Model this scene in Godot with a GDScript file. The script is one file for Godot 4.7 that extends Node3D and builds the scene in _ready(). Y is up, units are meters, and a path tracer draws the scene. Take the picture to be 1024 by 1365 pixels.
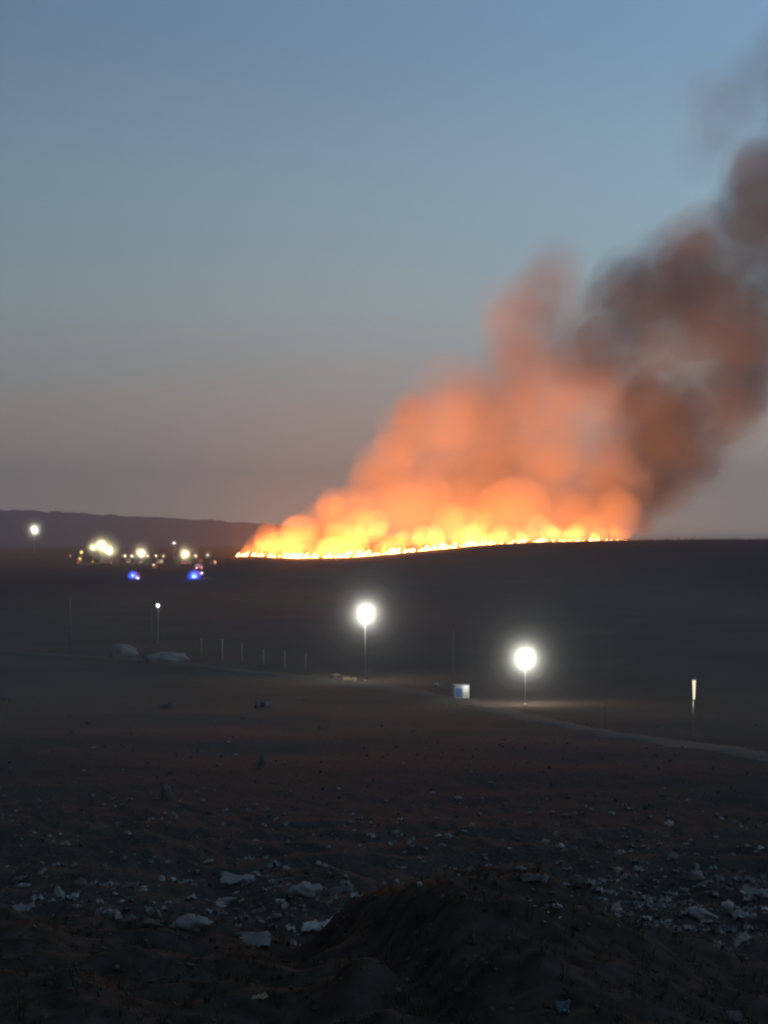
extends Node3D
# Dusk over a waste dump: a grass fire on a low ridge, a leaning smoke plume, floodlit poles, emergency vehicles.

const EYE := 24.0        # metres above the plain
const HOR := 716.0      # photograph row at eye level
const F := 2165.0        # focal length in photograph pixels
var rng := RandomNumberGenerator.new()
var n_low := FastNoiseLite.new()
var n_mid := FastNoiseLite.new()
var n_fine := FastNoiseLite.new()
var n_tone := FastNoiseLite.new()
var taken := {}
var glare_fog: Node3D
var glare_mats := {}

# ---------------------------------------------------------------- helpers
func mat(c: Color, rough := 0.9, metal := 0.0) -> StandardMaterial3D:
	var m := StandardMaterial3D.new()
	m.albedo_color = c.linear_to_srgb(); m.roughness = rough; m.metallic = metal
	if rough >= 0.7: m.metallic_specular = 0.1
	return m

func glow(c: Color, energy: float, alpha := 1.0) -> StandardMaterial3D:
	var m := StandardMaterial3D.new()
	m.albedo_color = Color(0.05, 0.05, 0.05, alpha); m.roughness = 0.9
	m.emission_enabled = true; m.emission = c.linear_to_srgb(); m.emission_energy_multiplier = energy
	if alpha < 1.0: m.transparency = BaseMaterial3D.TRANSPARENCY_ALPHA
	return m

func numbered(called: String) -> String:
	var n: int = taken.get(called, -1) + 1
	taken[called] = n
	return called if n == 0 else "%s_%03d" % [called, n]

func tag(o: Node, label := "", category := "", group := "", kind := "") -> Node:
	if label: o.set_meta("label", label)
	if category: o.set_meta("category", category)
	if group: o.set_meta("group", group)
	if kind: o.set_meta("kind", kind)
	return o

func thing(called: String, label: String, category: String, where: Vector3, turn := 0.0, group := "") -> Node3D:
	var o := Node3D.new()
	o.name = numbered(called); add_child(o, true)
	o.position = where; o.rotation.y = turn
	tag(o, label, category, group)
	return o

func part(called: String, mesh: Mesh, m: Material, parent: Node, xf := Transform3D()) -> MeshInstance3D:
	var o := MeshInstance3D.new()
	o.name = called; o.mesh = mesh; o.material_override = m; o.transform = xf
	parent.add_child(o, true)
	return o

func top(called: String, mesh: Mesh, m: Material, xf: Transform3D, label: String, category: String, group := "") -> MeshInstance3D:
	var o := part(numbered(called), mesh, m, self, xf)
	tag(o, label, category, group)
	return o

func at(p: Vector3, turn := Vector3.ZERO, s := Vector3.ONE) -> Transform3D:
	return Transform3D(Basis.from_euler(turn) * Basis.from_scale(s), p)

# box with chamfered edges, centred
func cbox(sx: float, sy: float, sz: float, c := 0.02) -> ArrayMesh:
	var st := SurfaceTool.new(); st.begin(Mesh.PRIMITIVE_TRIANGLES); st.set_smooth_group(-1)
	var h := Vector3(sx, sy, sz) * 0.5
	c = minf(c, minf(h.x, minf(h.y, h.z)) * 0.6)
	var pts := []
	for sxn in [-1, 1]:
		for syn in [-1, 1]:
			for szn in [-1, 1]:
				var s := Vector3(sxn, syn, szn)
				pts.append([s, s * (h - Vector3(0, c, c)), s * (h - Vector3(c, 0, c)), s * (h - Vector3(c, c, 0))])
	var add := func(a: Vector3, b: Vector3, d: Vector3):
		var nrm := (b - a).cross(d - a)
		if nrm.dot(a + b + d) > 0.0: var t := b; b = d; d = t
		for v in [a, b, d]: st.add_vertex(v)
	for i in 8: add.call(pts[i][1], pts[i][2], pts[i][3])
	for ax in 3:
		for s in [-1, 1]:
			var q := []
			for p in pts:
				if p[0][ax] == s: q.append(p[ax + 1])
			add.call(q[0], q[1], q[2]); add.call(q[1], q[3], q[2])
	for i in 8:
		for j in range(i + 1, 8):
			var diff: Vector3 = pts[i][0] - pts[j][0]
			if absf(diff.x) + absf(diff.y) + absf(diff.z) != 2.0: continue
			var along := 0 if diff.x != 0 else (1 if diff.y != 0 else 2)
			var a := (along + 1) % 3 + 1
			var b := (along + 2) % 3 + 1
			add.call(pts[i][a], pts[j][a], pts[i][b]); add.call(pts[j][a], pts[j][b], pts[i][b])
	st.generate_normals()
	return st.commit()

# tube through points with radii
func tube(pts: Array, radii: Array, sides := 8) -> ArrayMesh:
	var st := SurfaceTool.new(); st.begin(Mesh.PRIMITIVE_TRIANGLES)
	var n := pts.size()
	for i in n:
		var dir: Vector3 = (pts[mini(i + 1, n - 1)] - pts[maxi(i - 1, 0)]).normalized()
		var u := dir.cross(Vector3(0.31, 0.17, 0.93)).normalized()
		var v := dir.cross(u)
		for k in sides:
			var a := TAU * k / sides
			st.add_vertex(pts[i] + (u * cos(a) + v * sin(a)) * radii[i])
	for i in n - 1:
		for k in sides:
			var a := i * sides + k
			var b := i * sides + (k + 1) % sides
			for idx in [a, a + sides, b, b, a + sides, b + sides]: st.add_index(idx)
	for e in [0, (n - 1) * sides]:
		for k in range(1, sides - 1):
			for idx in ([e, e + k, e + k + 1] if e == 0 else [e, e + k + 1, e + k]): st.add_index(idx)
	st.generate_normals()
	return st.commit()

# uneven lump of unit size (crumpled bag, clod, stone)
func lump(sd: int, rough: float, flat: float, rings := 7, segs := 12, hard := false) -> ArrayMesh:
	var nz := FastNoiseLite.new(); nz.seed = sd; nz.frequency = 1.1; nz.fractal_octaves = 3
	if hard: nz.noise_type = FastNoiseLite.TYPE_CELLULAR
	var st := SurfaceTool.new(); st.begin(Mesh.PRIMITIVE_TRIANGLES)
	if hard: st.set_smooth_group(-1)
	var P := []
	for i in rings + 1:
		for k in segs:
			var th := PI * i / rings
			var ph := TAU * k / segs
			var v := Vector3(sin(th) * cos(ph), cos(th), sin(th) * sin(ph))
			if i == 0 or i == rings: v = Vector3(0, cos(th), 0)
			v *= 0.5 * (1.0 + rough * nz.get_noise_3dv(v * 1.7) * 1.6 + rough * 0.5 * nz.get_noise_3dv(v * 5.0 + Vector3(9, 2, 4)))
			v.y *= flat
			P.append(v)
	for i in rings:
		for k in segs:
			var a := i * segs + k
			var b := i * segs + (k + 1) % segs
			for idx in [a, b, a + segs, b, b + segs, a + segs]: st.add_vertex(P[idx])
	st.index(); st.generate_normals()
	return st.commit()

# bent, creased sheet with thickness, about 1 m across
func scrap_sheet(sd: int, lift: float) -> ArrayMesh:
	var nz := FastNoiseLite.new(); nz.seed = sd; nz.frequency = 1.4
	var st := SurfaceTool.new(); st.begin(Mesh.PRIMITIVE_TRIANGLES)
	var nx := 9
	var ny := 6
	var P := []
	for side in [1, -1]:
		for j in ny:
			for i in nx:
				var u := float(i) / (nx - 1) - 0.5
				var w := float(j) / (ny - 1) - 0.5
				var edge := nz.get_noise_2d(u * 5.0 + 30, w * 5.0) * 0.22
				P.append(Vector3(u * (1.0 + edge), nz.get_noise_2d(u * 2.6, w * 2.6) * lift + absf(nz.get_noise_2d(u * 6 + 7, w * 6)) * lift * 0.7 + side * 0.008, w * (0.62 + edge)))
	var m := nx * ny
	for j in ny - 1:
		for i in nx - 1:
			var a := j * nx + i
			for idx in [a, a + 1, a + nx, a + 1, a + nx + 1, a + nx]: st.add_vertex(P[idx])
			for idx in [a + m, a + nx + m, a + 1 + m, a + 1 + m, a + nx + m, a + nx + 1 + m]: st.add_vertex(P[idx])
	var ring := []
	for i in nx - 1: ring.append(i)
	for j in ny - 1: ring.append(j * nx + nx - 1)
	for i in nx - 1: ring.append((ny - 1) * nx + nx - 1 - i)
	for j in ny - 1: ring.append((ny - 1 - j) * nx)
	for k in ring.size():
		var a: int = ring[k]
		var b: int = ring[(k + 1) % ring.size()]
		for idx in [a, a + m, b, b, a + m, b + m]: st.add_vertex(P[idx])
	st.index(); st.generate_normals()
	return st.commit()

# ---------------------------------------------------------------- the lie of the land
const BASE := [[0.0, 22.25], [6.0, 22.2], [10.0, 21.7], [13.0, 20.3], [18.0, 18.0], [24.0, 16.6], [32.0, 15.3], [45.0, 13.5], [70.0, 10.9], [100.0, 8.2], [160.0, 3.9], [220.0, 0.9], [270.0, 0.0], [1.0e6, 0.0]]
const CREST := [[-3000.0, 0.0], [0.0, 0.0], [120.0, 0.5], [210.0, 0.3], [270.0, 1.0], [320.0, 6.6], [400.0, 6.0], [470.0, 6.6], [520.0, 8.2], [560.0, 9.8], [600.0, 11.4], [640.0, 13.0], [700.0, 14.5], [760.0, 15.2], [830.0, 15.7], [1024.0, 16.1], [1500.0, 15.0], [2600.0, 9.0], [4000.0, 0.0]]
const RIM := [[-1500.0, 1200.0], [0.0, 1213.0], [120.0, 1222.0], [240.0, 1231.0], [330.0, 1246.0], [390.0, 1256.0], [430.0, 1236.0], [480.0, 1194.0], [550.0, 1178.0], [640.0, 1173.0], [720.0, 1186.0], [850.0, 1236.0], [950.0, 1270.0], [1024.0, 1292.0], [1600.0, 1330.0]]

func lookup(t: Array, x: float) -> float:
	if x <= t[0][0]: return t[0][1]
	for i in t.size() - 1:
		if x < t[i + 1][0]:
			var u: float = (x - t[i][0]) / (t[i + 1][0] - t[i][0])
			var m0: float = 0.0 if i == 0 else (t[i + 1][1] - t[i - 1][1]) / (t[i + 1][0] - t[i - 1][0])
			var m1: float = 0.0 if i + 2 >= t.size() else (t[i + 2][1] - t[i][1]) / (t[i + 2][0] - t[i][0])
			var w: float = t[i + 1][0] - t[i][0]
			if w > 1.0e5: return t[i + 1][1]
			return (2*u*u*u - 3*u*u + 1) * t[i][1] + (u*u*u - 2*u*u + u) * w * m0 + (-2*u*u*u + 3*u*u) * t[i + 1][1] + (u*u*u - u*u) * w * m1
	return t[-1][1]

func hgt(x: float, z: float) -> float:
	var r := sqrt(x * x + z * z)
	var az := clampf(atan2(x, -z), -1.0, 1.0)
	var px := 512.0 + F * tan(az)
	var h := 0.0
	if r < 280.0: h = lookup(BASE, r)
	h += 0.00739 * minf(r, 1350.0)      # the plain climbs gently towards the ridge
	# foreground shoulder: its edge lies about ten metres out
	if r < 20.0:
		var crest: float = EYE - 10.0 * (lookup(RIM, px) - 700.0) / F
		h += (crest - 21.7) * smoothstep(4.0, 9.5, r) * (1.0 - smoothstep(11.0, 18.0, r))
		var line := 415.0 + (10.0 - r) * 46.0      # shallow gully between the two mounds
		h -= 0.2 * exp(-pow((px - line) / 55.0, 2.0)) * smoothstep(4.5, 7.0, r) * (1.0 - smoothstep(9.0, 10.5, r))
	# far swell and the ridge on the right
	var d := -z
	if d > 500.0:
		var c := lookup(CREST, px)
		h += c * smoothstep(560.0, 888.0, d) * (1.0 - 0.55 * smoothstep(930.0, 1200.0, d) - 0.43 * smoothstep(1300.0, 3000.0, d)) - (1.9 - 0.35 * smoothstep(360.0, 430.0, px) * (1.0 - smoothstep(600.0, 680.0, px))) * smoothstep(888.0, 897.0, d) * (1.0 - smoothstep(1000.0, 1300.0, d)) * smoothstep(318.0, 350.0, px) * (1.0 - smoothstep(900.0, 1300.0, px))  # trough behind the crest, shaped so the ridge keeps firelight off the plain
	var amp := clampf((r - 20.0) / 60.0, 0.0, 1.0)
	h += n_low.get_noise_2d(x, z) * 0.55 * amp * (1.0 - 0.75 * smoothstep(150.0, 260.0, r))
	h += n_mid.get_noise_2d(x, z) * (0.16 - 0.11 * smoothstep(60.0, 160.0, r) + 0.4 * smoothstep(14.0, 30.0, r) * (1.0 - smoothstep(45.0, 90.0, r)))
	if r < 140.0:
		h += n_fine.get_noise_2d(x, z) * 0.13 * (1.0 - smoothstep(70.0, 140.0, r)) 
	return h

func on_ground(px: float, py: float) -> Vector3:      # where the line of sight through a photograph pixel meets the ground
	var k := (px - 512.0) / F
	var s := (HOR - py) / F
	var d := 4.0
	var last := d
	while d < 4000.0:
		if EYE + s * d < hgt(k * d, -d): break
		last = d
		d *= 1.01
	for i in 12:
		var m := (last + d) * 0.5
		if EYE + s * m < hgt(k * m, -m): d = m
		else: last = m
	return Vector3(k * d, hgt(k * d, -d), -d)

func pt(px: float, py: float, d: float) -> Vector3:
	return Vector3((px - 512.0) / F * d, EYE + (HOR - py) / F * d, -d)

func stand(px: float, d: float) -> Vector3:
	var x := (px - 512.0) / F * d
	return Vector3(x, hgt(x, -d), -d)

# ---------------------------------------------------------------- air
func fog_mat(c: Color, density: float) -> FogMaterial:
	var m := FogMaterial.new()
	m.albedo = c.linear_to_srgb(); m.density = density
	return m

func puff(called: String, p: Vector3, size: Vector3, m: FogMaterial, parent: Node) -> FogVolume:
	var f := FogVolume.new()
	f.name = called; f.shape = RenderingServer.FOG_VOLUME_SHAPE_ELLIPSOID
	f.size = size; f.material = m; f.position = p
	f.rotation = Vector3(rng.randf_range(-0.6, 0.6), rng.randf_range(0, TAU), rng.randf_range(-0.6, 0.6))
	parent.add_child(f, true)
	return f

func glare_ball(p: Vector3, r: float, density: float) -> void:     # added fog standing in for lamp glare: a dense heart in a thin ball
	if not glare_mats.has(density): glare_mats[density] = fog_mat(Color(0.9, 0.9, 0.88), density)
	puff("glare_puff", p, Vector3.ONE * 2.0 * r, glare_mats[density], glare_fog)

func omni(p: Vector3, c: Color, energy: float, parent: Node, size := 0.15) -> OmniLight3D:
	var l := OmniLight3D.new()
	l.name = "lamp_light"; l.light_color = c.linear_to_srgb(); l.light_energy = energy; l.light_size = size
	l.omni_range = 1500.0; l.omni_attenuation = 2.0; l.shadow_enabled = true; l.position = p
	parent.add_child(l, true)
	return l

# ---------------------------------------------------------------- things
func floodlight(px: float, py: float, foot: Vector3, label: String, energy: float, c: Color, called := "floodlight_pole", group := "", heads := 2) -> Node3D:
	var h := EYE + (HOR - py) / F * -foot.z - foot.y
	var t := thing(called, label, "floodlight", foot, 0.0, group)
	var k := h / 10.0
	part("pole", tube([Vector3(0, -0.4, 0), Vector3(0, h * 0.5, 0), Vector3(0, h + 0.1, 0)], [0.11 * k, 0.09 * k, 0.06 * k], 10), galv, t)
	part("base_plate", cbox(0.5, 0.06, 0.5), galv, t, at(Vector3(0, 0.03, 0)))
	part("crossarm", tube([Vector3(-0.55, h, 0), Vector3(0.55, h, 0)], [0.04, 0.04], 8), galv, t)
	for i in heads:
		var x := (i - (heads - 1) * 0.5) * 0.62
		part("lamp_housing", cbox(0.5, 0.42, 0.16, 0.03), galv, t, at(Vector3(x, h, 0.12), Vector3(0.25, 0, 0)))
		part("lamp_lens", cbox(0.44, 0.36, 0.03, 0.01), glow(c, 30.0), t, at(Vector3(x, h - 0.02, 0.215), Vector3(0.25, 0, 0)))
	omni(Vector3(0, h - 0.02, 0.55), c, energy, t, 0.2)
	return t

func light_tower(px: float, py: float, d: float, label: String, energy: float, c: Color) -> Node3D:
	var foot := stand(px, d)
	var h := EYE + (HOR - py) / F * d - foot.y
	var t := thing("light_tower", label, "light tower", foot, rng.randf_range(-0.4, 0.4), "portable light towers at the fire camp")
	part("trailer", cbox(1.6, 0.8, 2.2, 0.08), yellow, t, at(Vector3(0, 0.75, 0)))
	for s in [-1, 1]: part("wheel", tube([Vector3(s * 0.82, 0.32, 0), Vector3(s * 0.98, 0.32, 0)], [0.32, 0.32], 12), rubber, t)
	part("mast", tube([Vector3(0, 1.1, 0), Vector3(0, h, 0)], [0.08, 0.05], 8), galv, t)
	for s in [-1, 1]:
		part("lamp_housing", cbox(0.55, 0.4, 0.2, 0.03), galv, t, at(Vector3(s * 0.35, h, 0.1)))
		part("lamp_lens", cbox(0.48, 0.34, 0.03, 0.01), glow(c, 20.0), t, at(Vector3(s * 0.35, h, 0.22)))
	omni(Vector3(0, h, 0.6), c, energy, t, 0.2)
	return t

func truck(called: String, where: Vector3, turn: float, label: String, category: String, body: Material, group := "") -> Node3D:
	var t := thing(called, label, category, where, turn, group)
	part("chassis", cbox(1.9, 0.25, 6.2, 0.03), rubber, t, at(Vector3(0, 0.65, 0)))
	part("body", cbox(2.3, 1.9, 4.0, 0.12), body, t, at(Vector3(0, 1.73, -1.0)))
	part("cab", cbox(2.25, 1.75, 1.75, 0.2), body, t, at(Vector3(0, 1.66, 2.1)))
	part("windscreen", cbox(1.95, 0.7, 0.05, 0.02), glass, t, at(Vector3(0, 2.05, 2.985)))
	for s in [-1, 1]: part("side_window", cbox(0.05, 0.6, 1.0, 0.02), glass, t, at(Vector3(s * 1.135, 2.05, 2.1)))
	for s in [-1, 1]:
		for z in [2.0, -2.0]: part("wheel", tube([Vector3(s * 0.85, 0.48, z), Vector3(s * 1.16, 0.48, z)], [0.48, 0.48], 14), rubber, t)
	part("bumper", cbox(2.2, 0.3, 0.18, 0.04), galv, t, at(Vector3(0, 0.72, 3.1)))
	return t

func lamp_on(t: Node3D, called: String, p: Vector3, c: Color, energy: float, glare: float, r: float, density: float) -> void:
	part(called, lamp_shape, glow(c, glare), t, at(p))
	omni(p + t.transform.basis.inverse() * Vector3(0, 0, 0.6), c, energy, t, 0.12)
	for q in [[0.45, 1.0], [0.9, 0.4]]: glare_ball(t.transform * p, r * q[0], snappedf(density * q[1], 0.01))

var galv: StandardMaterial3D
var yellow: StandardMaterial3D
var rubber: StandardMaterial3D
var glass: StandardMaterial3D
var lamp_shape: ArrayMesh

func _ready() -> void:
	rng.seed = 4711
	# ---- camera
	var cam := Camera3D.new()
	cam.name = "camera"; cam.fov = 35.0; cam.near = 0.2; cam.far = 14000.0
	cam.position = Vector3(0, EYE, 0); cam.rotation.x = atan((HOR - 682.5) / F)
	var lens := CameraAttributesPhysical.new()      # a phone lens focused nearer than the scene, so that all of it is a little soft
	lens.frustum_focal_length = 12.0 / tan(deg_to_rad(17.5)); lens.frustum_near = 0.2; lens.frustum_far = 14000.0
	lens.frustum_focus_distance = 2.0; lens.exposure_aperture = 17.0
	cam.attributes = lens
	add_child(cam); cam.current = true
	# ---- sky, haze and exposure: dusk, blue above and dull mauve-brown along the horizon
	var env := Environment.new()
	env.background_mode = Environment.BG_SKY
	env.tonemap_mode = Environment.TONE_MAPPER_LINEAR
	env.tonemap_exposure = 1.0
	var rows := [[-90.0, Color(0.03, 0.026, 0.023)], [-0.5, Color(0.08, 0.068, 0.06)], [0.0, Color(0.505, 0.405, 0.300)], [1.5, Color(0.478, 0.395, 0.305)], [4.0, Color(0.405, 0.370, 0.330)], [6.0, Color(0.330, 0.380, 0.380)], [8.0, Color(0.295, 0.405, 0.440)], [11.0, Color(0.238, 0.378, 0.455)], [17.5, Color(0.152, 0.282, 0.430)], [30.0, Color(0.120, 0.190, 0.290)], [90.0, Color(0.090, 0.125, 0.180)]]
	var pano := Image.create(512, 512, false, Image.FORMAT_RGBF)
	for y in 512:
		var el := 90.0 - (y + 0.5) / 512.0 * 180.0
		var c: Color = rows[-1][1]
		for i in rows.size() - 1:
			if el >= rows[i][0] and el < rows[i + 1][0]:
				c = rows[i][1].lerp(rows[i + 1][1], smoothstep(0.0, 1.0, (el - rows[i][0]) / (rows[i + 1][0] - rows[i][0])) * 0.4 + 0.6 * (el - rows[i][0]) / (rows[i + 1][0] - rows[i][0]))
		for x in 512:      # the afterglow lies off to the right
			var q := 0.5 + 0.5 * cos((x + 0.5) / 512.0 * TAU - deg_to_rad(70.0))
			var k := 0.50 + 1.75 * q * q * q
			pano.set_pixel(x, y, Color(c.r * k, c.g * k, c.b * k))
	var skym := PanoramaSkyMaterial.new()
	skym.panorama = ImageTexture.create_from_image(pano)
	var sky := Sky.new(); sky.sky_material = skym
	env.sky = sky
	env.fog_enabled = true; env.fog_density = 0.00019; env.fog_light_color = Color(0.90, 0.91, 0.90)
	env.volumetric_fog_enabled = true; env.volumetric_fog_density = 0.0
	env.sdfgi_enabled = true; env.ssao_enabled = true; env.ssil_enabled = true
	var we := WorldEnvironment.new(); we.name = "world_environment"; we.environment = env
	add_child(we)

	# ---- shared materials
	n_low.seed = 3; n_low.frequency = 0.022; n_low.fractal_octaves = 2
	n_mid.seed = 8; n_mid.frequency = 0.19; n_mid.fractal_octaves = 3
	n_fine.seed = 21; n_fine.frequency = 1.1; n_fine.fractal_octaves = 3
	n_tone.seed = 55; n_tone.frequency = 0.03; n_tone.fractal_octaves = 4
	galv = mat(Color(0.42, 0.42, 0.40), 0.5, 0.3)
	yellow = mat(Color(0.5, 0.36, 0.06), 0.6)
	rubber = mat(Color(0.02, 0.02, 0.02), 0.85)
	glass = mat(Color(0.02, 0.025, 0.03), 0.15)
	lamp_shape = cbox(0.42, 0.34, 0.3, 0.08)
	var tex := NoiseTexture2D.new()
	tex.width = 512; tex.height = 512; tex.seamless = true
	var tn := FastNoiseLite.new(); tn.seed = 5; tn.frequency = 0.02; tn.fractal_octaves = 5
	tex.noise = tn
	var ramp := Gradient.new()
	ramp.set_color(0, Color(0.55, 0.53, 0.52)); ramp.set_color(1, Color(1, 1, 1))
	tex.color_ramp = ramp
	var soil := StandardMaterial3D.new()
	soil.vertex_color_use_as_albedo = true; soil.roughness = 1.0; soil.metallic_specular = 0.05
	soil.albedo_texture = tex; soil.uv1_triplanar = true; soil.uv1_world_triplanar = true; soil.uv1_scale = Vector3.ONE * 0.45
	soil.heightmap_enabled = false

	ground(soil)
	hills()
	track()
	fire()
	smoke()
	glare_fog = thing("lamp_glare_fog", "added fog for the glare around the floodlights and vehicle lamps", "dust haze", Vector3.ZERO)
	tag(glare_fog, "", "", "", "stuff")
	lamps()
	camp()
	posts()
	litter()
	foreground()

# ---------------------------------------------------------------- setting
func ground(soil: Material) -> void:
	var az := []
	var a := -PI
	while a < PI - 0.0001:
		az.append(a)
		a += deg_to_rad(0.16) if absf(a) < 0.28 else (deg_to_rad(1.0) if absf(a) < 0.8 else deg_to_rad(5.0))
	var rad := []
	var r := 1.0
	while r < 8000.0:
		rad.append(r)
		r *= 1.013 if r < 1200.0 else 1.05
	var nc := az.size()
	var nr := rad.size()
	var V := PackedVector3Array(); V.resize(nc * nr)
	var N := PackedVector3Array(); N.resize(nc * nr)
	var C := PackedColorArray(); C.resize(nc * nr)
	for i in nr:
		for j in nc:
			var x: float = rad[i] * sin(az[j])
			var z: float = -rad[i] * cos(az[j])
			V[i * nc + j] = Vector3(x, hgt(x, z), z)
			var t := n_tone.get_noise_2d(x, z) * 0.5 + 0.5
			var u := n_tone.get_noise_2d(x * 7.0 + 300.0, z * 7.0) * 0.5 + 0.5
			var c := Color(0.088, 0.080, 0.071).lerp(Color(0.070, 0.067, 0.062), t)
			c = c.lerp(Color(0.115, 0.100, 0.084), smoothstep(0.52, 0.78, u) * 0.55)
			# the plain round the floodlights is painted paler to stand in for veiling glare
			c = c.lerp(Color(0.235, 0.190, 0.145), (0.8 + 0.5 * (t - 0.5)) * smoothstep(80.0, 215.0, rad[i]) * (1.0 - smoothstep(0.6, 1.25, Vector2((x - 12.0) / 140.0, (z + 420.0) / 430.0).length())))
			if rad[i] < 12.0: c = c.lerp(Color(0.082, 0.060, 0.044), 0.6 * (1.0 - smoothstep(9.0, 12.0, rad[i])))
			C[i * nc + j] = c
	for i in nr:
		for j in nc:
			var p := V[mini(i + 1, nr - 1) * nc + j] - V[maxi(i - 1, 0) * nc + j]
			var q := V[i * nc + (j + 1) % nc] - V[i * nc + (j + nc - 1) % nc]
			N[i * nc + j] = q.cross(p).normalized() if q.cross(p).y > 0 else p.cross(q).normalized()
	var I := PackedInt32Array()
	for i in nr - 1:
		for j in nc:
			var k := (j + 1) % nc
			I.append_array([i * nc + j, (i + 1) * nc + j, i * nc + k, i * nc + k, (i + 1) * nc + j, (i + 1) * nc + k])
	for j in range(1, nc - 1): I.append_array([0, j, j + 1])
	var arr := []
	arr.resize(Mesh.ARRAY_MAX)
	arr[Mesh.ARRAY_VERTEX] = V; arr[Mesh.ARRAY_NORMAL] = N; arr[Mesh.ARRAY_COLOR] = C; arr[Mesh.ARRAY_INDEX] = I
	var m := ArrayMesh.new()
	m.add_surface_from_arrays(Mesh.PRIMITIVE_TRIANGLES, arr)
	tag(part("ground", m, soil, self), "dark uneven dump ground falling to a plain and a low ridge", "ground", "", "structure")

func hills() -> void:      # the long low hill on the skyline at left, dark with scrub
	var prof := [[-2500.0, 46.0], [-1400.0, 88.0], [-700.0, 74.0], [-300.0, 84.0], [0.0, 83.0], [60.0, 80.0], [130.0, 74.0], [200.0, 67.0], [290.0, 60.0], [370.0, 50.0], [460.0, 36.0], [560.0, 18.0], [900.0, -8.0]]
	var st := SurfaceTool.new(); st.begin(Mesh.PRIMITIVE_TRIANGLES)
	var nz := FastNoiseLite.new(); nz.seed = 77; nz.frequency = 0.02; nz.fractal_octaves = 4
	var rowsz := [-2500.0, -2700.0, -2900.0, -3050.0, -3200.0, -3300.0, -3400.0, -3460.0, -3500.0, -3540.0, -3650.0, -3900.0, -4300.0]
	var share := [-0.02, 0.12, 0.3, 0.48, 0.68, 0.8, 0.92, 0.98, 1.0, 0.98, 0.85, 0.5, -0.02]
	var n := 700
	for i in rowsz.size():
		for j in n:
			var px := -2500.0 + 3200.0 * j / (n - 1)
			var x := (px - 512.0) / F * 3500.0
			var h: float = lookup(prof, px) * share[i]
			if i > 0 and i < rowsz.size() - 1: h += nz.get_noise_2d(x, rowsz[i]) * 5.0 * share[i] + rng.randf_range(-1.0, 1.6) * share[i]
			st.add_vertex(Vector3(x, h - 1.0, rowsz[i]))
	for i in rowsz.size() - 1:
		for j in n - 1:
			var a := i * n + j
			for idx in [a, a + n, a + 1, a + 1, a + n, a + n + 1]: st.add_index(idx)
	st.generate_normals()
	tag(part("hill", st.commit(), mat(Color(0.036, 0.048, 0.064), 1.0), self), "long low scrub-dark hill on the skyline at left", "hill", "", "structure")

func track() -> void:      # pale dirt track that runs along the foot of the slope
	var line := [[-250.0, 846.0], [-60.0, 862.0], [60.0, 872.0], [160.0, 878.0], [250.0, 886.0], [330.0, 895.0], [420.0, 905.0], [500.0, 914.0], [600.0, 932.0], [700.0, 955.0], [800.0, 975.0], [900.0, 990.0], [1024.0, 1008.0], [1200.0, 1040.0]]
	var st := SurfaceTool.new(); st.begin(Mesh.PRIMITIVE_TRIANGLES)
	var n := 240
	var ctr := []
	for i in n:
		var px := -250.0 + 1450.0 * i / (n - 1)
		ctr.append(on_ground(px, lookup(line, px)))
	for i in n:
		for pass_ in 2:
			if i > 0 and i < n - 1: ctr[i] = (ctr[i - 1] + ctr[i] * 2 + ctr[i + 1]) / 4.0
	for i in n:
		var dir: Vector3 = ctr[mini(i + 1, n - 1)] - ctr[maxi(i - 1, 0)]
		var side := Vector3(-dir.z, 0, dir.x).normalized()
		for k in 5:
			var w := (k - 2) * (1.2 + n_low.get_noise_2d(i * 6.0, 9.0) * 0.9) + n_mid.get_noise_2d(i * 2.0, k * 50.0) * 1.1
			var p: Vector3 = ctr[i] + side * w
			p.y = hgt(p.x, p.z) + (0.12 if k > 0 and k < 4 else -0.05)
			st.set_uv(Vector2(i, k)); st.add_vertex(p)
	for i in n - 1:
		for k in 4:
			var a := i * 5 + k
			for idx in [a, a + 5, a + 1, a + 1, a + 5, a + 6]: st.add_index(idx)
	st.generate_normals()
	tag(part("dirt_track", st.commit(), mat(Color(0.125, 0.108, 0.088), 1.0), self), "pale dirt track along the foot of the slope", "track", "", "structure")

# ---------------------------------------------------------------- fire and smoke
const FRONT := [[318.0, 0.35], [335.0, 0.6], [370.0, 0.8], [410.0, 0.95], [450.0, 0.9], [490.0, 1.0], [530.0, 0.9], [548.0, 0.55], [570.0, 0.85], [600.0, 1.0], [640.0, 0.9], [665.0, 0.55], [700.0, 0.7], [740.0, 0.65], [790.0, 0.55], [815.0, 0.4], [832.0, 0.25]]

func flame_shape(sd: int) -> ArrayMesh:
	var g := RandomNumberGenerator.new(); g.seed = sd
	var pts := []
	var rad := []
	var lean := g.randf_range(0.1, 0.45)
	for i in 6:
		var t := i / 5.0
		pts.append(Vector3(lean * t * t + g.randf_range(-0.06, 0.06) * t, t, g.randf_range(-0.08, 0.08) * t))
		rad.append((0.24 * pow(1.0 - t, 0.7) * (0.75 + 0.6 * sin(PI * minf(t * 1.6, 1.0))) + 0.012) * g.randf_range(0.85, 1.15))
	return tube(pts, rad, 5)

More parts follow.
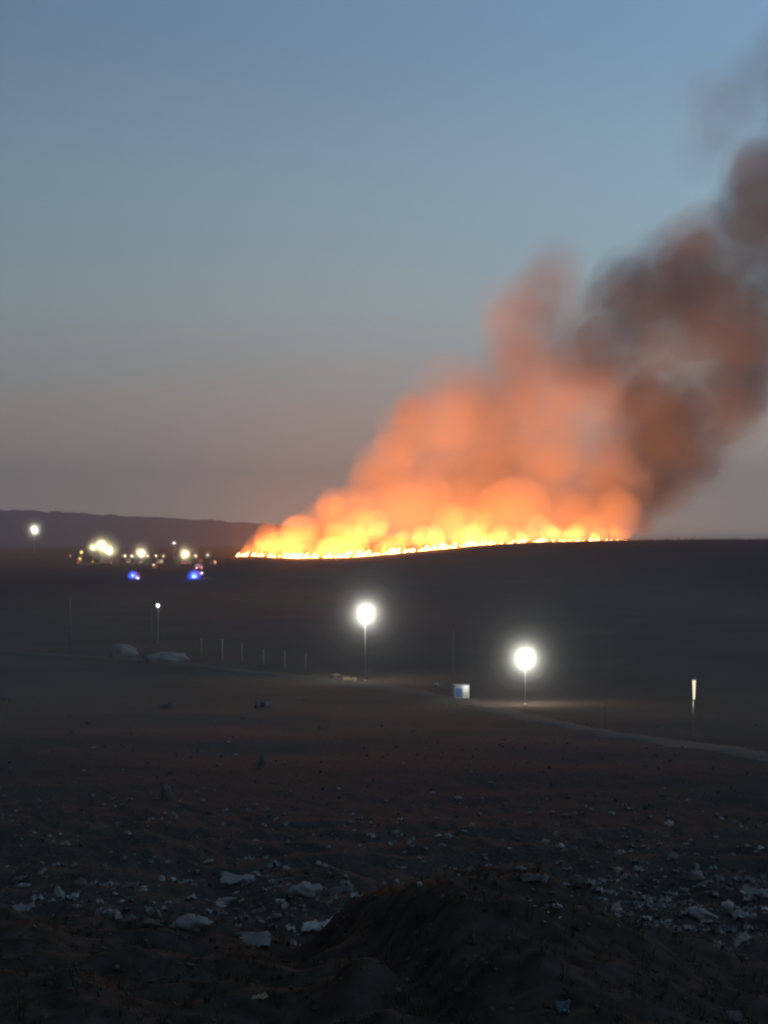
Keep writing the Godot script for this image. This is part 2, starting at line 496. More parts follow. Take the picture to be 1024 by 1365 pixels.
func fire() -> void:
	var t := thing("grass_fire", "long line of yellow flames burning along the ridge under the smoke", "fire", stand(575.0, 912.0))
	var shapes := []
	for i in 6: shapes.append(flame_shape(100 + i))
	var white := glow(Color(1.0, 0.68, 0.30), 7.0)
	var amber := glow(Color(1.0, 0.42, 0.07), 2.6, 0.22)
	var n := 180
	for i in n:
		var px := clampf(318.0 + 514.0 * (i + rng.randf_range(-2.5, 2.5)) / (n - 1), 317.0, 833.0)
		var s := lookup(FRONT, px)
		var d := 903.0 + rng.randf_range(-4.0, 9.0)
		var p := stand(px, d) - t.position
		var h := 1.7 + s * (1.2 + 2.6 * pow(rng.randf(), 2.5))
		part("flame", shapes[i % 6], white, t, at(p - Vector3(0, 0.3, 0), Vector3(0, rng.randf_range(-0.5, 0.5), 0), Vector3(h * 1.7, h, h * 1.3)))
		if i % 2 == 0:
			h = 1.0 + s * (2.0 + 6.0 * pow(rng.randf(), 2.0))
			part("flame", shapes[(i + 3) % 6], amber, t, at(p + Vector3(0, 0.2, -2.0), Vector3(0, rng.randf_range(-0.6, 0.6), 0), Vector3(h * 1.1, h, h * 0.9)))
	var m := 26
	for i in m:
		var px := 326.0 + 500.0 * i / (m - 1)
		var s := lookup(FRONT, px)
		var d := 899.5
		var l := omni(stand(px, d) - t.position + Vector3(1.0, 2.5, 0.0), Color(1.0, 0.27, 0.048), 5200.0 * s, t, 0.8)
		l.name = "flame_light"

func smoke() -> void:
	var low := thing("fire_lit_smoke", "orange fire-lit smoke billowing up from the line of flames", "smoke", stand(575.0, 930.0))
	var high := thing("dark_smoke_plume", "dark grey smoke plume leaning away to the upper right", "smoke", stand(850.0, 950.0))
	var warm := Color(0.93, 0.76, 0.63)
	var dark := Color(0.70, 0.69, 0.68)
	# pixel, pixel, radius in pixels, share of density
	var A := [[345, 728, 9, 1.4], [370, 720, 13, 1.3], [398, 712, 19, 1.2], [432, 702, 26, 1.1], [440, 672, 15, 0.8], [470, 694, 34, 1.1], [498, 655, 30, 0.9], [518, 618, 30, 0.9], [540, 572, 31, 0.8], [548, 548, 24, 0.8],
		[535, 690, 38, 1.0], [572, 640, 46, 0.9], [592, 555, 44, 0.9], [625, 528, 33, 0.8], [610, 690, 42, 1.0], [640, 655, 50, 0.9], [645, 595, 50, 0.9], [690, 640, 50, 0.9], [690, 570, 52, 0.9], [680, 512, 40, 0.8], [685, 690, 40, 1.0], [745, 660, 46, 0.9], [735, 600, 42, 0.7], [760, 695, 32, 1.0], [795, 680, 40, 1.0], [800, 615, 38, 1.0], [822, 690, 26, 1.1], [828, 650, 34, 1.1],
		[690, 445, 42, 0.8], [720, 395, 38, 0.8], [738, 362, 34, 0.55], [680, 408, 34, 0.5], [750, 470, 44, 0.8], [735, 525, 38, 0.7], [765, 425, 34, 0.6], [778, 482, 38, 0.7], [788, 540, 38, 0.7], [705, 480, 36, 0.7]]
	var B := [[830, 372, 36, 0.9], [808, 398, 26, 0.8], [850, 425, 40, 1.0], [800, 455, 42, 0.9], [822, 505, 44, 1.0], [845, 560, 44, 1.0], [866, 612, 40, 1.1], [882, 340, 32, 0.7], [925, 312, 32, 0.7], [915, 372, 44, 1.0], [962, 402, 48, 1.1], [1010, 272, 46, 1.1], [1005, 222, 34, 1.0], [1060, 310, 66, 1.0], [1070, 200, 60, 0.8], [945, 545, 46, 1.1], [905, 600, 46, 1.1], [985, 545, 36, 1.0], [935, 615, 30, 1.0], [868, 665, 26, 1.0], [1005, 465, 46, 1.1], [1060, 430, 56, 1.0], [1120, 250, 80, 0.8], [1130, 120, 80, 0.6],
		[985, 440, 48, 0.9], [1015, 380, 48, 0.9], [930, 455, 40, 0.8], [1015, 520, 28, 0.8], [856, 698, 16, 1.0], [892, 655, 28, 1.0], [945, 345, 46, 1.0], [1000, 310, 52, 1.0], [930, 425, 46, 0.9], [985, 500, 46, 0.9], [872, 525, 40, 0.9], [885, 580, 42, 1.0], [865, 385, 38, 0.9], [880, 405, 40, 0.9], [872, 470, 32, 0.5], [905, 535, 38, 0.8],
		[945, 118, 38, 0.2], [975, 155, 42, 0.24], [1015, 100, 46, 0.26], [940, 195, 34, 0.18], [1050, 60, 46, 0.24], [1190, 300, 90, 0.6]]
	for set_ in [[A, low, warm], [B, high, dark]]:
		var mats := {}
		for b in set_[0]:
			var d: float = 926.0 + b[2] * 0.40 + rng.randf_range(0.0, 24.0) + (0.0 if set_[1] == low else 16.0)
			var u := d / F
			var r: float = b[2] * u
			var c := pt(b[0], b[1], d)
			# nested shells, each a little off the last, so that a billow thins out towards its edge
			var lit: bool = set_[1] == low
			for k in 4:
				var rr: float = r * ([1.55, 1.28, 1.04, 0.82][k] if lit else [1.45, 1.15, 0.9, 0.68][k])
				var way := Vector3(rng.randfn(), rng.randfn(), rng.randfn()).normalized()
				var p: Vector3 = c + way * r * [0.15, 0.28, 0.42, 0.55][k] * rng.randf_range(0.5, 1.0)
				smoke_puff(p, rr, b[3] * [0.2, 0.2, 0.19, 0.17][k] * (1.0 if lit else 1.75), set_[2], mats, set_[1])
	# small thick puffs boiling up just behind the flames
	var close := {}
	var boil := Node3D.new(); boil.name = "boiling_smoke"; low.add_child(boil, true); boil.set_meta("kind", "stuff")
	for i in 64:
		var px := 330.0 + 498.0 * i / 63.0
		var s := lookup(FRONT, px)
		var d := 906.0 + rng.randf_range(-2.0, 8.0)
		var r := 2.5 + s * rng.randf_range(3.0, 8.5)
		smoke_puff(stand(px, d) + Vector3(rng.randf_range(-3, 3), r * 0.4 + s * 15.0 * pow(rng.randf(), 2.0), 0), r, 0.075, warm, close, boil)

func smoke_puff(p: Vector3, r: float, depth: float, c: Color, mats: Dictionary, parent: Node3D) -> void:
	var q := exp(snappedf(log(depth / (2.0 * r)), 0.15))
	if not mats.has(q): mats[q] = fog_mat(c, q)
	var f := puff("smoke_puff", p - (parent.position if parent.get_parent() == self else (parent.get_parent() as Node3D).position), Vector3(2.0, rng.randf_range(2.0, 3.2), rng.randf_range(1.7, 2.3)) * r * 0.88, mats[q], parent)
	f.rotation = Vector3(rng.randf_range(-0.5, 0.5), rng.randf_range(-0.4, 0.4), rng.randfn() * 0.55 - 0.75)

# ---------------------------------------------------------------- lamps, camp
const AURA := [[1.4, 0.05], [2.0, 0.028], [2.8, 0.016], [3.9, 0.0075], [5.4, 0.0034], [7.4, 0.0016], [10.0, 0.0008], [13.5, 0.0004]]

func lamps() -> void:
	var cool := Color(1.0, 0.97, 0.84)
	var one := stand(487.0, 250.0)
	floodlight(490, 818, one, "bright floodlight on a thin pole, the higher of the two glaring in the middle", 62.0, cool)
	for q in AURA: glare_ball(pt(490, 818, 249.4), q[0] * 1.3, q[1])
	var two := on_ground(700, 938)
	floodlight(699, 877, two, "bright floodlight on a short pole, the lower and nearer of the two glaring ones", 58.0, cool)
	for q in AURA: glare_ball(pt(699, 877, -two.z - 0.6), q[0] * 1.15, q[1])
	# the pole at right with a dim tube lamp at its top
	var three := on_ground(924, 979)
	var t := thing("tube_lamp_post", "slim pale post with a dim upright tube lamp near the right edge", "lamp post", three)
	var h := EYE + (HOR - 905.0) / F * -three.z - three.y
	part("pole", tube([Vector3(-0.12, -0.3, 0), Vector3(0, h, 0)], [0.09, 0.06], 10), galv, t)
	part("lamp_tube", tube([Vector3(0.02, h - 1.9, 0.14), Vector3(0.03, h - 0.1, 0.14)], [0.09, 0.17], 10), glow(Color(1.0, 0.93, 0.62), 1.0), t)
	part("cap", tube([Vector3(0.02, h - 0.1, 0.1), Vector3(0.02, h + 0.06, 0.08)], [0.2, 0.12], 10), galv, t)
	omni(Vector3(0.06, h - 2.3, 0.5), Color(1.0, 0.93, 0.62), 0.25, t, 0.1)
	# far mast at left
	var four := stand(46, 1430)
	floodlight(46, 706, four, "tall floodlight mast standing alone below the hill at far left", 480.0, Color(1.0, 0.98, 0.72), "floodlight_mast", "", 3)
	for q in [[2.4, 0.04], [4.2, 0.018], [7.0, 0.007], [11.0, 0.0025]]: glare_ball(pt(46, 706, 1429), q[0], q[1])
	var five := stand(232, 1120)
	floodlight(232, 724, five, "small lamp on a mast above the fire camp", 3.0, Color(1.0, 0.95, 0.75), "camp_mast", "", 1)
	glare_ball(pt(232, 724, 1119), 2.4, 0.12)
	# small lamp pole in the dark at left
	var six := stand(203, 330)
	floodlight(211, 807, stand(211, 330), "small dim lamp on a thin pole in the dark field at left", 0.35, Color(1.0, 0.92, 0.7), "field_lamp_pole", "", 1)
	glare_ball(pt(211, 807, 329.4), 0.8, 0.12)

func camp() -> void:
	var y1 := Color(1.0, 0.92, 0.50)
	var y2 := Color(1.0, 0.84, 0.42)
	for a in [[124, 730, 1010, 22.0, 3.6, "small light tower at the left of the fire camp's brightest lamp"], [135, 727, 1000, 75.0, 5.0, "light tower glaring at the left of the fire camp's brightest pair"], [146, 734, 1005, 50.0, 5.2, "light tower glaring at the right of the fire camp's brightest pair"], [188, 737, 1000, 48.0, 4.6, "light tower with a warm glare in the middle of the fire camp"], [247, 739, 990, 54.0, 4.6, "light tower glaring at the right end of the fire camp"]]:
		light_tower(a[0], a[1], a[2], a[5], a[3] * 3.4, y1 if a[0] != 188 else Color(1.0, 0.9, 0.6))
		for q in [[0.35, 0.12], [0.6, 0.06], [0.95, 0.025], [1.5, 0.008]]: glare_ball(pt(a[0], a[1], a[2] - 0.6), a[4] * q[0] * 1.25, q[1] * 2.6 / a[4])
	var red := mat(Color(0.35, 0.03, 0.02), 0.4)
	var white := mat(Color(0.6, 0.6, 0.58), 0.5)
	# vehicles with lit lamps: pixel of the vehicle, distance, turn, label, lamps as [name, px, py, colour, energy, glare, radius, density]
	var blue := Color(0.03, 0.07, 1.0)
	var pale := Color(1.0, 0.85, 0.75)
	var pink := Color(1.0, 0.35, 0.40)
	var amber := Color(1.0, 0.62, 0.15)
	var V := [
		["fire_engine", 181.0, 722.0, 0.5, red, "fire engine", "fire engine with a blue flashing lamp in front of the fire camp, at left", [["beacon_light", 177, 767, blue, 95.0, 14.0, 2.7, 0.09], ["headlight", 184, 771, pale, 9.0, 8.0, 1.5, 0.13]]],
		["fire_engine", 264.0, 722.0, -0.4, red, "fire engine", "fire engine with a glaring blue lamp in front of the fire camp, at right", [["beacon_light", 259, 768, blue, 170.0, 20.0, 3.5, 0.08], ["headlight", 269, 764, pale, 6.0, 8.0, 1.4, 0.13]]],
		["tail_lit_truck", 266.0, 860.0, 2.9, white, "truck", "truck with two pink tail lamps behind the right fire engine", [["tail_light", 262, 757, pink, 4.0, 5.0, 1.3, 0.13], ["tail_light", 269, 757, pink, 4.0, 5.0, 1.3, 0.13]]],
		["parked_truck", 105.0, 985.0, 0.3, red, "truck", "truck with amber lamps at the left end of the fire camp", [["tail_light", 94, 741, Color(1.0, 0.3, 0.15), 1.2, 3.0, 1.5, 0.1], ["work_light", 109, 736, amber, 9.0, 6.0, 2.0, 0.12], ["work_light", 107, 745, amber, 9.0, 6.0, 2.2, 0.12]]],
		["parked_truck", 171.0, 990.0, 0.2, white, "truck", "pale truck with two yellowish lamps between the camp's light towers", [["headlight", 167, 741, y1, 9.0, 6.0, 1.9, 0.12], ["headlight", 176, 741, y1, 9.0, 6.0, 1.9, 0.12]]],
		["parked_truck", 213.0, 985.0, -0.2, white, "truck", "pale truck with a row of warm lamps right of the camp's middle tower", [["headlight", 208, 741, y2, 8.0, 6.0, 1.9, 0.12], ["headlight", 218, 741, y1, 8.0, 6.0, 1.9, 0.12], ["marker_light", 197, 741, Color(1.0, 0.6, 0.3), 6.0, 6.0, 1.9, 0.12]]],
		["parked_truck", 268.0, 1000.0, 0.15, red, "truck", "truck with two pale lamps at the right end of the fire camp", [["headlight", 261, 741, y1, 9.0, 6.0, 2.0, 0.12], ["headlight", 277, 740, Color(1.0, 0.95, 0.75), 12.0, 7.0, 2.3, 0.12]]],
		["parked_truck", 207.0, 880.0, 0.1, red, "truck", "red truck with one dim lamp in front of the camp's middle", [["headlight", 205, 753, y2, 3.0, 4.0, 1.5, 0.1]]],
		["parked_truck", 284.0, 870.0, -0.1, white, "truck", "pale truck with one dim lamp at the camp's far right", [["headlight", 282, 757, Color(1.0, 0.75, 0.7), 2.0, 4.0, 1.4, 0.1]]],
		["parked_truck", 142.0, 960.0, 1.3, mat(Color(0.62, 0.58, 0.42), 0.5), "truck", "cream truck side-on under the camp's brightest lamps", []],
		["parked_truck", 248.0, 955.0, 1.7, white, "truck", "white truck side-on under the light tower at the camp's right end", []]]
	for v in V:
		var t := truck(v[0] if not taken.has(v[0]) else v[0], stand(v[1], v[2]), v[3], v[6], v[5], v[4], "vehicles at the fire camp")
		for l in v[7]:
			var p: Vector3 = t.transform.affine_inverse() * pt(l[1], l[2], v[2] - 4.6)
			part("lamp_bracket", tube([Vector3(p.x * 0.6, 1.2, p.z * 0.6), Vector3(p.x, p.y, p.z)], [0.05, 0.04], 6), galv, t)
			lamp_on(t, l[0], p, l[3], l[4], l[5], l[6], l[7])

func posts() -> void:
	# fence posts along the track
	var wood := mat(Color(0.46, 0.42, 0.35), 0.9)
	var rows := [[269, 850, 877], [297, 852, 880], [324, 857, 883], [352, 865, 886], [380, 868, 890], [407, 871, 893]]
	var words := ["leftmost of the six fence posts", "second fence post from the left, the palest of the six", "third fence post from the left", "fourth fence post from the left", "fifth fence post from the left", "rightmost of the six fence posts, nearest the floodlight"]
	for i in rows.size():
		var a: Array = rows[i]
		var p := on_ground(a[0], a[2])
		var h: float = (a[2] - a[1]) / F * -p.z
		var lean := rng.randf_range(-0.05, 0.05)
		var o := top("fence_post", tube([Vector3(0, -0.3, 0), Vector3(lean * h, h * 0.5, 0), Vector3(lean * h, h, 0.02)], [0.10, 0.085, 0.075], 8), wood if i != 1 else mat(Color(0.68, 0.64, 0.55), 0.9), Transform3D(Basis(), p), words[i] + " beside the dirt track", "fence post", "fence posts beside the dirt track")
	# bare poles
	var grey := mat(Color(0.26, 0.25, 0.24), 0.8)
	for a in [[604, 840, 908, "thin bare pole between the two glaring floodlights", 0.07], [94, 795, 866, "faint bare pole in the dark field at far left", 0.10], [202, 812, 872, "thin bare pole beside the dim lamp in the dark field", 0.07], [806, 938, 962, "short grey stake right of the nearer glaring floodlight", 0.05]]:
		var p := on_ground(a[0], a[2])
		var h: float = (a[2] - a[1]) / F * -p.z
		top("bare_pole" if a[0] != 806 else "stake", tube([Vector3(0, -0.3, 0), Vector3(0.03, h * 0.5, 0), Vector3(0.05, h, 0)], [a[4] * 1.3, a[4] * 1.1, a[4]], 8), grey, Transform3D(Basis(), p), a[3], "pole")
	# small blue and white booth
	var p := on_ground(616, 931)
	var k := -p.z / F
	var t := thing("booth", "small blue and white booth on the plain between the floodlights", "booth", p, 0.12)
	var pal := mat(Color(0.55, 0.58, 0.62), 0.6)
	var w := 20.0 * k
	var h := 17.0 * k
	part("wall", cbox(w, h, w * 0.8, 0.05), pal, t, at(Vector3(0, h * 0.5, -w * 0.4)))
	part("blue_panel", cbox(w * 0.42, h * 0.72, 0.05, 0.02), mat(Color(0.10, 0.20, 0.42), 0.5), t, at(Vector3(-w * 0.2, h * 0.48, 0.012)))
	part("door", cbox(w * 0.36, h * 0.62, 0.06, 0.02), mat(Color(0.82, 0.82, 0.76), 0.5), t, at(Vector3(w * 0.26, h * 0.34, 0.014)))
	part("roof", cbox(w * 1.06, 0.1, w * 0.9, 0.03), pal, t, at(Vector3(0, h + 0.052, -w * 0.38)))
	part("lamp", cbox(0.2, 0.12, 0.12, 0.03), glow(Color(1.0, 0.96, 0.85), 2.0), t, at(Vector3(w * 0.26, h * 0.9, 0.12)))
	omni(Vector3(w * 0.26, h * 0.9, 0.55), Color(1.0, 0.96, 0.85), 0.45, t, 0.08)

# ---------------------------------------------------------------- litter and foreground
func litter() -> void:
	var bag := []
	var sheet := []
	var stone := []
	for i in 4:
		bag.append(lump(300 + i, 0.55, 0.55, 8, 14))
		sheet.append(scrap_sheet(330 + i, 0.30))
		stone.append(lump(360 + i, 0.4, 0.7, 5, 8, true))
	var pale := mat(Color(0.21, 0.20, 0.185), 0.7)
	var bright := mat(Color(0.33, 0.32, 0.30), 0.6)
	var dull := mat(Color(0.115, 0.11, 0.102), 0.8)
	var tan_ := mat(Color(0.32, 0.25, 0.16), 0.8)
	var bluish := mat(Color(0.055, 0.095, 0.12), 0.6)
	var heap_shape := lump(981, 0.3, 0.36, 9, 18)
	var heap := mat(Color(0.24, 0.22, 0.19), 0.95)
	var M := [pale, dull, bright]
	# pieces one can point at: pixel, pixel, width and height in pixels, shape, material, name, label, category
	var L := [
		[255, 1228, 62, 22, bag[0], pale, "plastic_heap", "largest pale heap of crumpled plastic, at left above the near mound", "plastic"],
		[205, 1228, 34, 10, bag[1], dull, "plastic_scrap", "low grey plastic scrap touching the left side of the largest pale heap", "plastic"],
		[330, 1250, 70, 8, sheet[0], pale, "plastic_sheet", "long thin pale sheet lying right of the largest pale heap", "plastic"],
		[422, 1232, 44, 14, sheet[1], bright, "plastic_sheet", "brightest slanting white sheet, beside the dip between the near mounds", "plastic"],
		[405, 1184, 46, 20, bag[2], pale, "plastic_heap", "pale crumpled bag heap above the white slanting sheet", "plastic"],
		[455, 1184, 38, 10, sheet[2], dull, "plastic_sheet", "grey flattened sheet right of the pale bag heap", "plastic"],
		[318, 1170, 52, 8, sheet[3], pale, "plastic_sheet", "long narrow pale sheet left of the pale bag heap", "plastic"],
		[304, 1200, 38, 11, bag[3], pale, "plastic_scrap", "rounded pale scrap above the largest pale heap", "plastic"],
		[345, 1212, 24, 8, sheet[0], dull, "plastic_scrap", "dim grey scrap right of the rounded pale scrap", "plastic"],
		[30, 1209, 40, 12, sheet[1], pale, "plastic_sheet", "pale slanting sheet at the far left above the near mound", "plastic"],
		[80, 1190, 16, 20, bag[0], pale, "plastic_bag", "upright pale bag right of the far-left slanting sheet", "plastic"],
		[108, 1176, 22, 14, bag[1], dull, "plastic_bag", "dim grey bag above and right of the upright pale bag", "plastic"],
		[146, 1213, 16, 7, bag[2], pale, "plastic_scrap", "small pale scrap on the edge of the near mound at left", "plastic"],
		[217, 1170, 8, 10, bag[3], bright, "plastic_scrap", "tiny bright upright scrap alone at left", "plastic"],
		[175, 1178, 26, 8, sheet[2], dull, "plastic_scrap", "flat dim scrap left of the tiny bright upright one", "plastic"],
		[425, 1149, 9, 6, bag[0], bright, "plastic_scrap", "tiny bright dot of plastic above the pale bag heap", "plastic"],
		[350, 938, 24, 18, sheet[3], pale, "plastic_sheet", "slanting pale sheet below the fence posts", "plastic"],
		[349, 1012, 9, 22, bag[1], dull, "plastic_bag", "narrow upright pale scrap on the dark slope left of centre", "plastic"],
		[222, 1054, 14, 20, bag[2], dull, "plastic_bag", "upright grey bag on the dark slope at left", "plastic"],
		[222, 941, 20, 8, sheet[0], dull, "plastic_scrap", "dim scrap left of the slanting pale sheet", "plastic"],
		[9, 930, 14, 7, bag[3], pale, "plastic_scrap", "pale scrap at the left edge of the dark slope", "plastic"],
		[560, 1177, 9, 8, bag[0], bright, "plastic_scrap", "small white scrap on the crest of the right near mound", "plastic"],
		[582, 913, 9, 8, bag[1], bright, "white_bag", "small white bag on the plain left of the booth", "bag"],
		[466, 905, 22, 8, sheet[1], tan_, "plastic_sheet", "lit pale scrap at the foot of the higher glaring floodlight", "plastic"],
		[446, 900, 14, 6, bag[2], tan_, "plastic_scrap", "small lit scrap left of the floodlight's foot", "plastic"],
		[935, 1218, 48, 16, bag[3], pale, "plastic_heap", "largest pale plastic heap at the right above the near mound", "plastic"],
		[990, 1218, 40, 16, sheet[2], pale, "plastic_sheet", "crumpled pale sheet right of the largest right-hand heap", "plastic"],
		[970, 1205, 18, 14, bag[0], bright, "plastic_bag", "bright bag between the right-hand heap and sheet", "plastic"],
		[1005, 1187, 40, 10, sheet[3], pale, "plastic_sheet", "pale sheet at the right edge above the crumpled one", "plastic"],
		[928, 1165, 22, 16, bag[1], pale, "plastic_bag", "pale bag above the largest right-hand heap", "plastic"],
		[890, 1097, 13, 10, bag[2], bright, "plastic_bag", "bright bag alone on the slope at right", "plastic"],
		[888, 1114, 12, 5, sheet[0], pale, "plastic_scrap", "flat pale scrap just below the bright lone bag", "plastic"],
		[916, 1124, 13, 5, sheet[1], pale, "plastic_scrap", "flat pale scrap right of and below the lone bag", "plastic"],
		[896, 1140, 15, 10, bag[3], pale, "plastic_bag", "pale bag directly below the lone bright one", "plastic"],
		[860, 1150, 14, 10, bag[0], dull, "plastic_bag", "dim bag left of the pale one on the right slope", "plastic"],
		[798, 1121, 12, 16, bag[1], dull, "plastic_bag", "upright dim bag in the middle of the right slope", "plastic"],
		[725, 1121, 14, 8, bag[2], pale, "plastic_scrap", "pale scrap left of the upright dim bag", "plastic"],
		[768, 1172, 20, 16, bag[3], dull, "plastic_bag", "grey bag behind the crest of the right near mound", "plastic"],
		[712, 1168, 42, 16, sheet[2], dull, "plastic_sheet", "wide grey sheet left of the grey bag behind the right mound", "plastic"],
		[820, 1063, 6, 12, sheet[3], dull, "plastic_scrap", "thin upright scrap high on the right slope", "plastic"],
		[162, 868, 48, 18, heap_shape, heap, "rubble_mound", "pale rounded mound of rubble beside the track at left", "mound"],
		[224, 876, 64, 13, heap_shape, heap, "rubble_mound", "long low mound of rubble right of the rounded one", "mound"],
		[346, 1326, 26, 9, sheet[0], tan_, "cardboard_scrap", "yellowish scrap lying on the near left mound", "cardboard"],
		[748, 1338, 24, 30, sheet[1], bluish, "blue_scrap", "bluish plastic scrap in the near right foreground", "plastic"],
		[975, 1350, 62, 26, stone[2], dull, "stone", "rounded grey stone in the bottom right corner", "stone"],
		[912, 1328, 14, 8, stone[3], dull, "stone", "small grey stone left of the one in the corner", "stone"]]
	for a in L:
		var p := on_ground(a[0], a[1] + a[3] * 0.3)
		var k := -p.z / F
		var w: float = a[2] * k * 0.88
		var h: float = a[3] * k * 0.88
		var steep: bool = a[3] > a[2] * 0.9
		var is_sheet: bool = a[4] in sheet
		var sy: float = h * (1.9 if not is_sheet else 2.2)
		var tilt: float = (0.5 if is_sheet else 0.0) + (0.5 if steep and is_sheet else 0.0)
		if a[4] == heap_shape: top(a[6], a[4], a[5], at(p, Vector3(0, rng.randf() * 6.0, 0), Vector3(w * 1.1, h * 4.6, w * 0.9)), a[7], a[8], ""); continue
		top(a[6], a[4], a[5], at(p + Vector3(0, h * 0.25, 0), Vector3(tilt, rng.randf_range(-0.4, 0.4), rng.randf_range(-0.25, 0.25)), Vector3(w, sy if not is_sheet else maxf(sy, w * 0.4), maxf(w * 0.7, h))), a[7], a[8], "")
	# the rest of the strewn litter, alike to the eye
	var zones := [[700, 1015, 1040, 1150, 50, 3, 9, "small pale litter scrap strewn on the upper right slope", "litter scraps on the upper right slope"],
		[690, 1020, 1150, 1232, 95, 3, 15, "pale litter scrap in the dense spill behind the right near mound", "litter scraps behind the right near mound"],
		[0, 500, 1130, 1222, 66, 3, 15, "pale litter scrap in the spill behind the left near mound", "litter scraps behind the left near mound"],
		[0, 470, 925, 1120, 30, 3, 8, "tiny dim litter scrap scattered on the dark left slope", "litter scraps on the dark left slope"],
		[500, 700, 1040, 1165, 24, 3, 9, "tiny dim litter scrap scattered on the slope in the middle", "litter scraps on the middle slope"]]
	var told := {}
	for zn in zones:
		for i in zn[4]:
			var u := sqrt(rng.randf()) if zn[3] > 1140 else rng.randf()
			var p := on_ground(rng.randf_range(zn[0], zn[1]), lerpf(zn[2], zn[3], u))
			var k := -p.z / F
			var w: float = lerpf(zn[5], zn[6], pow(rng.randf(), 2.0)) * k
			var kind := rng.randi() % 5
			var sh: Mesh = bag[rng.randi() % 4] if kind < 2 else (sheet[rng.randi() % 4] if kind < 4 else stone[rng.randi() % 4])
			var tone: int = [0, 0, 1, 1, 2][rng.randi() % 5] if kind < 4 else 1
			var sy := w * rng.randf_range(0.5, 1.0)
			var words: String = ("tiny " if w / k < 4.5 else "small " if w / k < 8.0 else "") + ["grey ", "dim ", "pale "][tone] + ("crumpled scrap" if kind < 2 else "flat scrap" if kind < 4 else "stone")
			var tell := words + beside(512.0 + F * p.x / -p.z, HOR + F * (EYE - p.y) / -p.z)
			if tell.split(" ").size() > 16: tell = tell.replace(" close ", " ").replace(" well ", " ")
			if tell.split(" ").size() > 16: tell = tell.trim_prefix("tiny ").trim_prefix("small ")
			if not told.has(tell): told[tell] = zn[8]
			top("litter_scrap" if kind < 4 else "loose_stone", sh, M[tone], at(p + Vector3(0, sy * 0.15, 0), Vector3(rng.randf_range(-0.3, 0.5), rng.randf_range(0, TAU), rng.randf_range(-0.3, 0.3)), Vector3(w, sy, w)), tell, "litter" if kind < 4 else "stone", told[tell])

# where a scrap lies, told from the nearest piece that one can point at
const MARKS := [[255, 1228, "the largest left-hand plastic heap"], [422, 1232, "the brightest slanting white sheet"], [405, 1184, "the pale bag heap left of centre"], [318, 1170, "the long narrow sheet at left"], [304, 1200, "the rounded pale scrap at left"], [30, 1209, "the far-left slanting sheet"], [80, 1190, "the upright pale bag at left"], [146, 1213, "the scrap on the left mound"], [217, 1170, "the tiny upright scrap"], [350, 938, "the sheet below the fence posts"], [349, 1012, "the narrow upright scrap left of centre"], [222, 1054, "the upright grey bag at left"], [222, 941, "the dim scrap at left"], [9, 930, "the scrap at the left edge"], [560, 1177, "the white scrap on the right mound"], [935, 1218, "the largest right-hand plastic heap"], [990, 1218, "the crumpled sheet at lower right"], [1005, 1187, "the sheet at the right edge"], [928, 1165, "the bag above the right-hand heap"], [890, 1097, "the bright lone bag at right"], [896, 1140, "the bag below the bright lone one"], [798, 1121, "the upright dim bag at right"], [725, 1121, "the scrap at left on the right slope"], [768, 1172, "the grey bag at right"], [712, 1168, "the wide grey sheet at right"], [820, 1063, "the thin upright scrap high at right"], [600, 932, "the booth"], [120, 990, "the middle of the dark left slope"], [600, 1080, "the middle of the centre slope"], [80, 1080, "the lower left of the dark slope"], [960, 1070, "the slope's upper right"]]

func beside(px: float, py: float) -> String:
	var best := 1.0e9
	var m: Array = MARKS[0]
	for q in MARKS:
		var e: float = pow(px - q[0], 2.0) + pow((py - q[1]) * 1.5, 2.0)
		if e < best: best = e; m = q
	var dx: float = px - m[0]
	var dy: float = py - m[1]
	var way := ("left of " if dx < 0 else "right of ") if absf(dx) > absf(dy) * 1.6 else ("above " if dy < 0 else "below ")
	if absf(dx) <= absf(dy) * 1.6 and absf(dx) > absf(dy) * 0.6: way = ("above and left of " if dx < 0 else "above and right of ") if dy < 0 else ("below and left of " if dx < 0 else "below and right of ")
	return (" close " if best < 700.0 else " well " if best > 6000.0 else " ") + way + m[2]

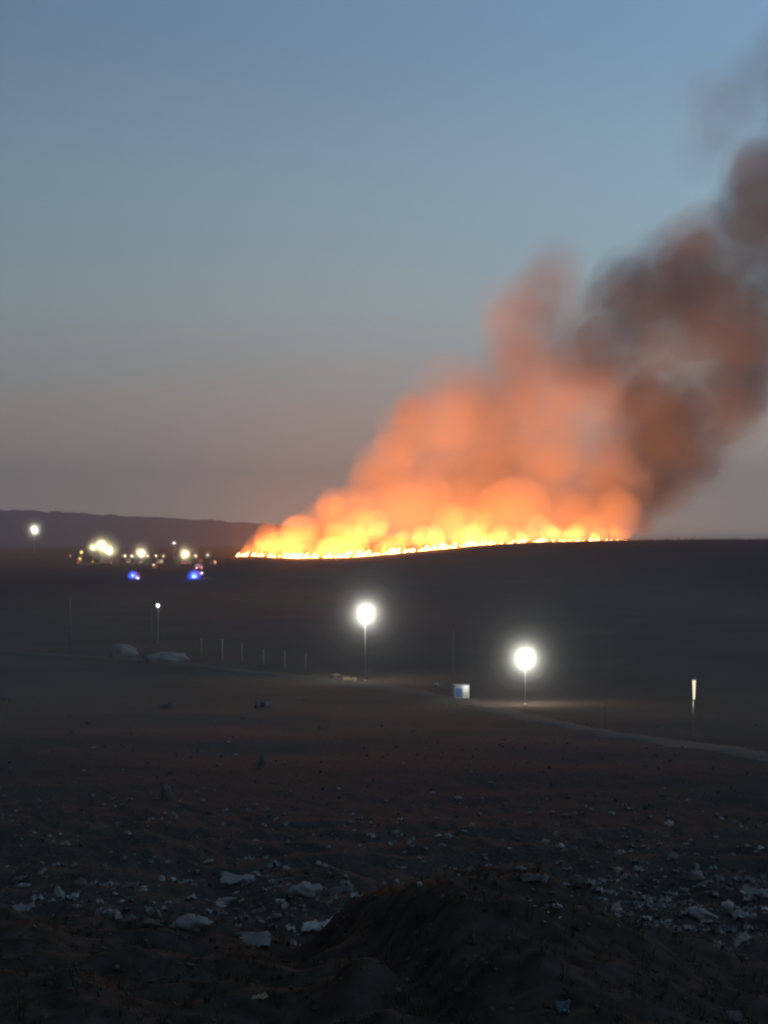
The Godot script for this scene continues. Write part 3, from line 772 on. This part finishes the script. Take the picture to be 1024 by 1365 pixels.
func foreground() -> void:
	# clods and gravel on the near mounds and the slope beyond
	var mm := MultiMesh.new()
	mm.transform_format = MultiMesh.TRANSFORM_3D; mm.use_colors = true
	mm.mesh = lump(900, 0.45, 0.75, 5, 8, true)
	mm.instance_count = 9000
	for i in 9000:
		var d := 5.0 + 8.0 * rng.randf() if i < 5000 else 24.0 * pow(6.0, rng.randf())
		var x := rng.randf_range(-0.32, 0.32) * d
		var s := (0.012 + 0.06 * pow(rng.randf(), 5.0)) if i < 5000 else (0.05 + 0.35 * pow(rng.randf(), 4.0))
		mm.set_instance_transform(i, at(Vector3(x, hgt(x, -d) + s * 0.15, -d), Vector3(rng.randf() * 3, rng.randf() * 6, 0), Vector3(s, s * rng.randf_range(0.5, 1.0), s * rng.randf_range(0.7, 1.2))))
		var g := rng.randf_range(0.6, 1.7)
		mm.set_instance_color(i, Color(0.080 * g, 0.060 * g, 0.045 * g))
	var o := MultiMeshInstance3D.new()
	o.name = "clods"; o.multimesh = mm
	var m := mat(Color(1, 1, 1), 1.0); m.vertex_color_use_as_albedo = true
	o.material_override = m
	add_child(o, true); tag(o, "loose clods and gravel over the dump slope", "gravel", "", "stuff")
	# the finest litter, too small and too many to count
	var cm := MultiMesh.new()
	cm.transform_format = MultiMesh.TRANSFORM_3D; cm.use_colors = true
	cm.mesh = scrap_sheet(77, 0.5); cm.instance_count = 3800
	for i in 3800:
		var px := rng.randf_range(-60.0, 1090.0)
		var clump := n_tone.get_noise_2d(px * 0.35, 40.0)
		var d := 36.0 * pow(2.6, pow(rng.randf(), 1.3) + clump * 0.3)
		if i > 2600:       # the two dense spills behind the near mounds
			px = rng.randf_range(690.0, 1060.0) if i % 4 < 3 else rng.randf_range(-20.0, 480.0)
			d = rng.randf_range(38.0, 52.0)
		elif i % 5 == 0: d = 60.0 + rng.randf() * 120.0
		var x := (px - 512.0) / F * d
		var s := 0.06 + 0.34 * pow(rng.randf(), 4.0)
		cm.set_instance_transform(i, at(Vector3(x, hgt(x, -d) + s * 0.12, -d), Vector3(rng.randf_range(-0.5, 0.7), rng.randf() * 6, rng.randf_range(-0.5, 0.5)), Vector3(s, s, s)))
		var g := rng.randf_range(0.09, 0.30)
		cm.set_instance_color(i, Color(g, g * 0.97, g * 0.92))
	var co := MultiMeshInstance3D.new()
	co.name = "fine_litter"; co.multimesh = cm; co.material_override = m
	add_child(co, true); tag(co, "fine pale crumbs of litter strewn over the slope", "litter", "", "stuff")
	# dry grass
	var st := SurfaceTool.new(); st.begin(Mesh.PRIMITIVE_TRIANGLES)
	for b in 9:
		var a := TAU * b / 9.0 + rng.randf() * 0.5
		var dir := Vector3(cos(a), 0, sin(a))
		var side := Vector3(-dir.z, 0, dir.x) * 0.012
		var l := rng.randf_range(0.5, 1.0)
		var root := dir * rng.randf_range(0.0, 0.08)
		var mid := root + dir * 0.16 * l + Vector3(0, 0.55 * l, 0)
		var tip := root + dir * 0.5 * l + Vector3(0, 0.9 * l, 0)
		for v in [root - side, mid - side * 0.8, root + side, root + side, mid - side * 0.8, mid + side * 0.8, mid - side * 0.8, tip, mid + side * 0.8]: st.add_vertex(v)
	st.generate_normals()
	var gm := MultiMesh.new()
	gm.transform_format = MultiMesh.TRANSFORM_3D; gm.use_colors = true
	gm.mesh = st.commit(); gm.instance_count = 6200
	for i in 6200:
		var d := 5.0 + 6.5 * rng.randf()
		var x := rng.randf_range(-0.32, 0.32) * d
		var s := rng.randf_range(0.04, 0.14)
		if i >= 2600:       # along the crest of the far ridge and on the plain
			d = 905.0 + rng.randf_range(-60.0, 12.0)
			x = rng.randf_range(-0.1, 0.3) * d
			s = rng.randf_range(0.6, 1.9)
		gm.set_instance_transform(i, at(Vector3(x, hgt(x, -d) - 0.01, -d), Vector3(0, rng.randf() * 6, 0), Vector3(s, s * rng.randf_range(0.5, 1.0), s)))
		var g := rng.randf_range(0.6, 1.3)
		gm.set_instance_color(i, Color(0.075 * g, 0.052 * g, 0.034 * g))
	var go := MultiMeshInstance3D.new()
	go.name = "dry_grass"; go.multimesh = gm
	go.material_override = m
	add_child(go, true); tag(go, "dry grass on the near mounds and along the far ridge", "grass", "", "stuff")
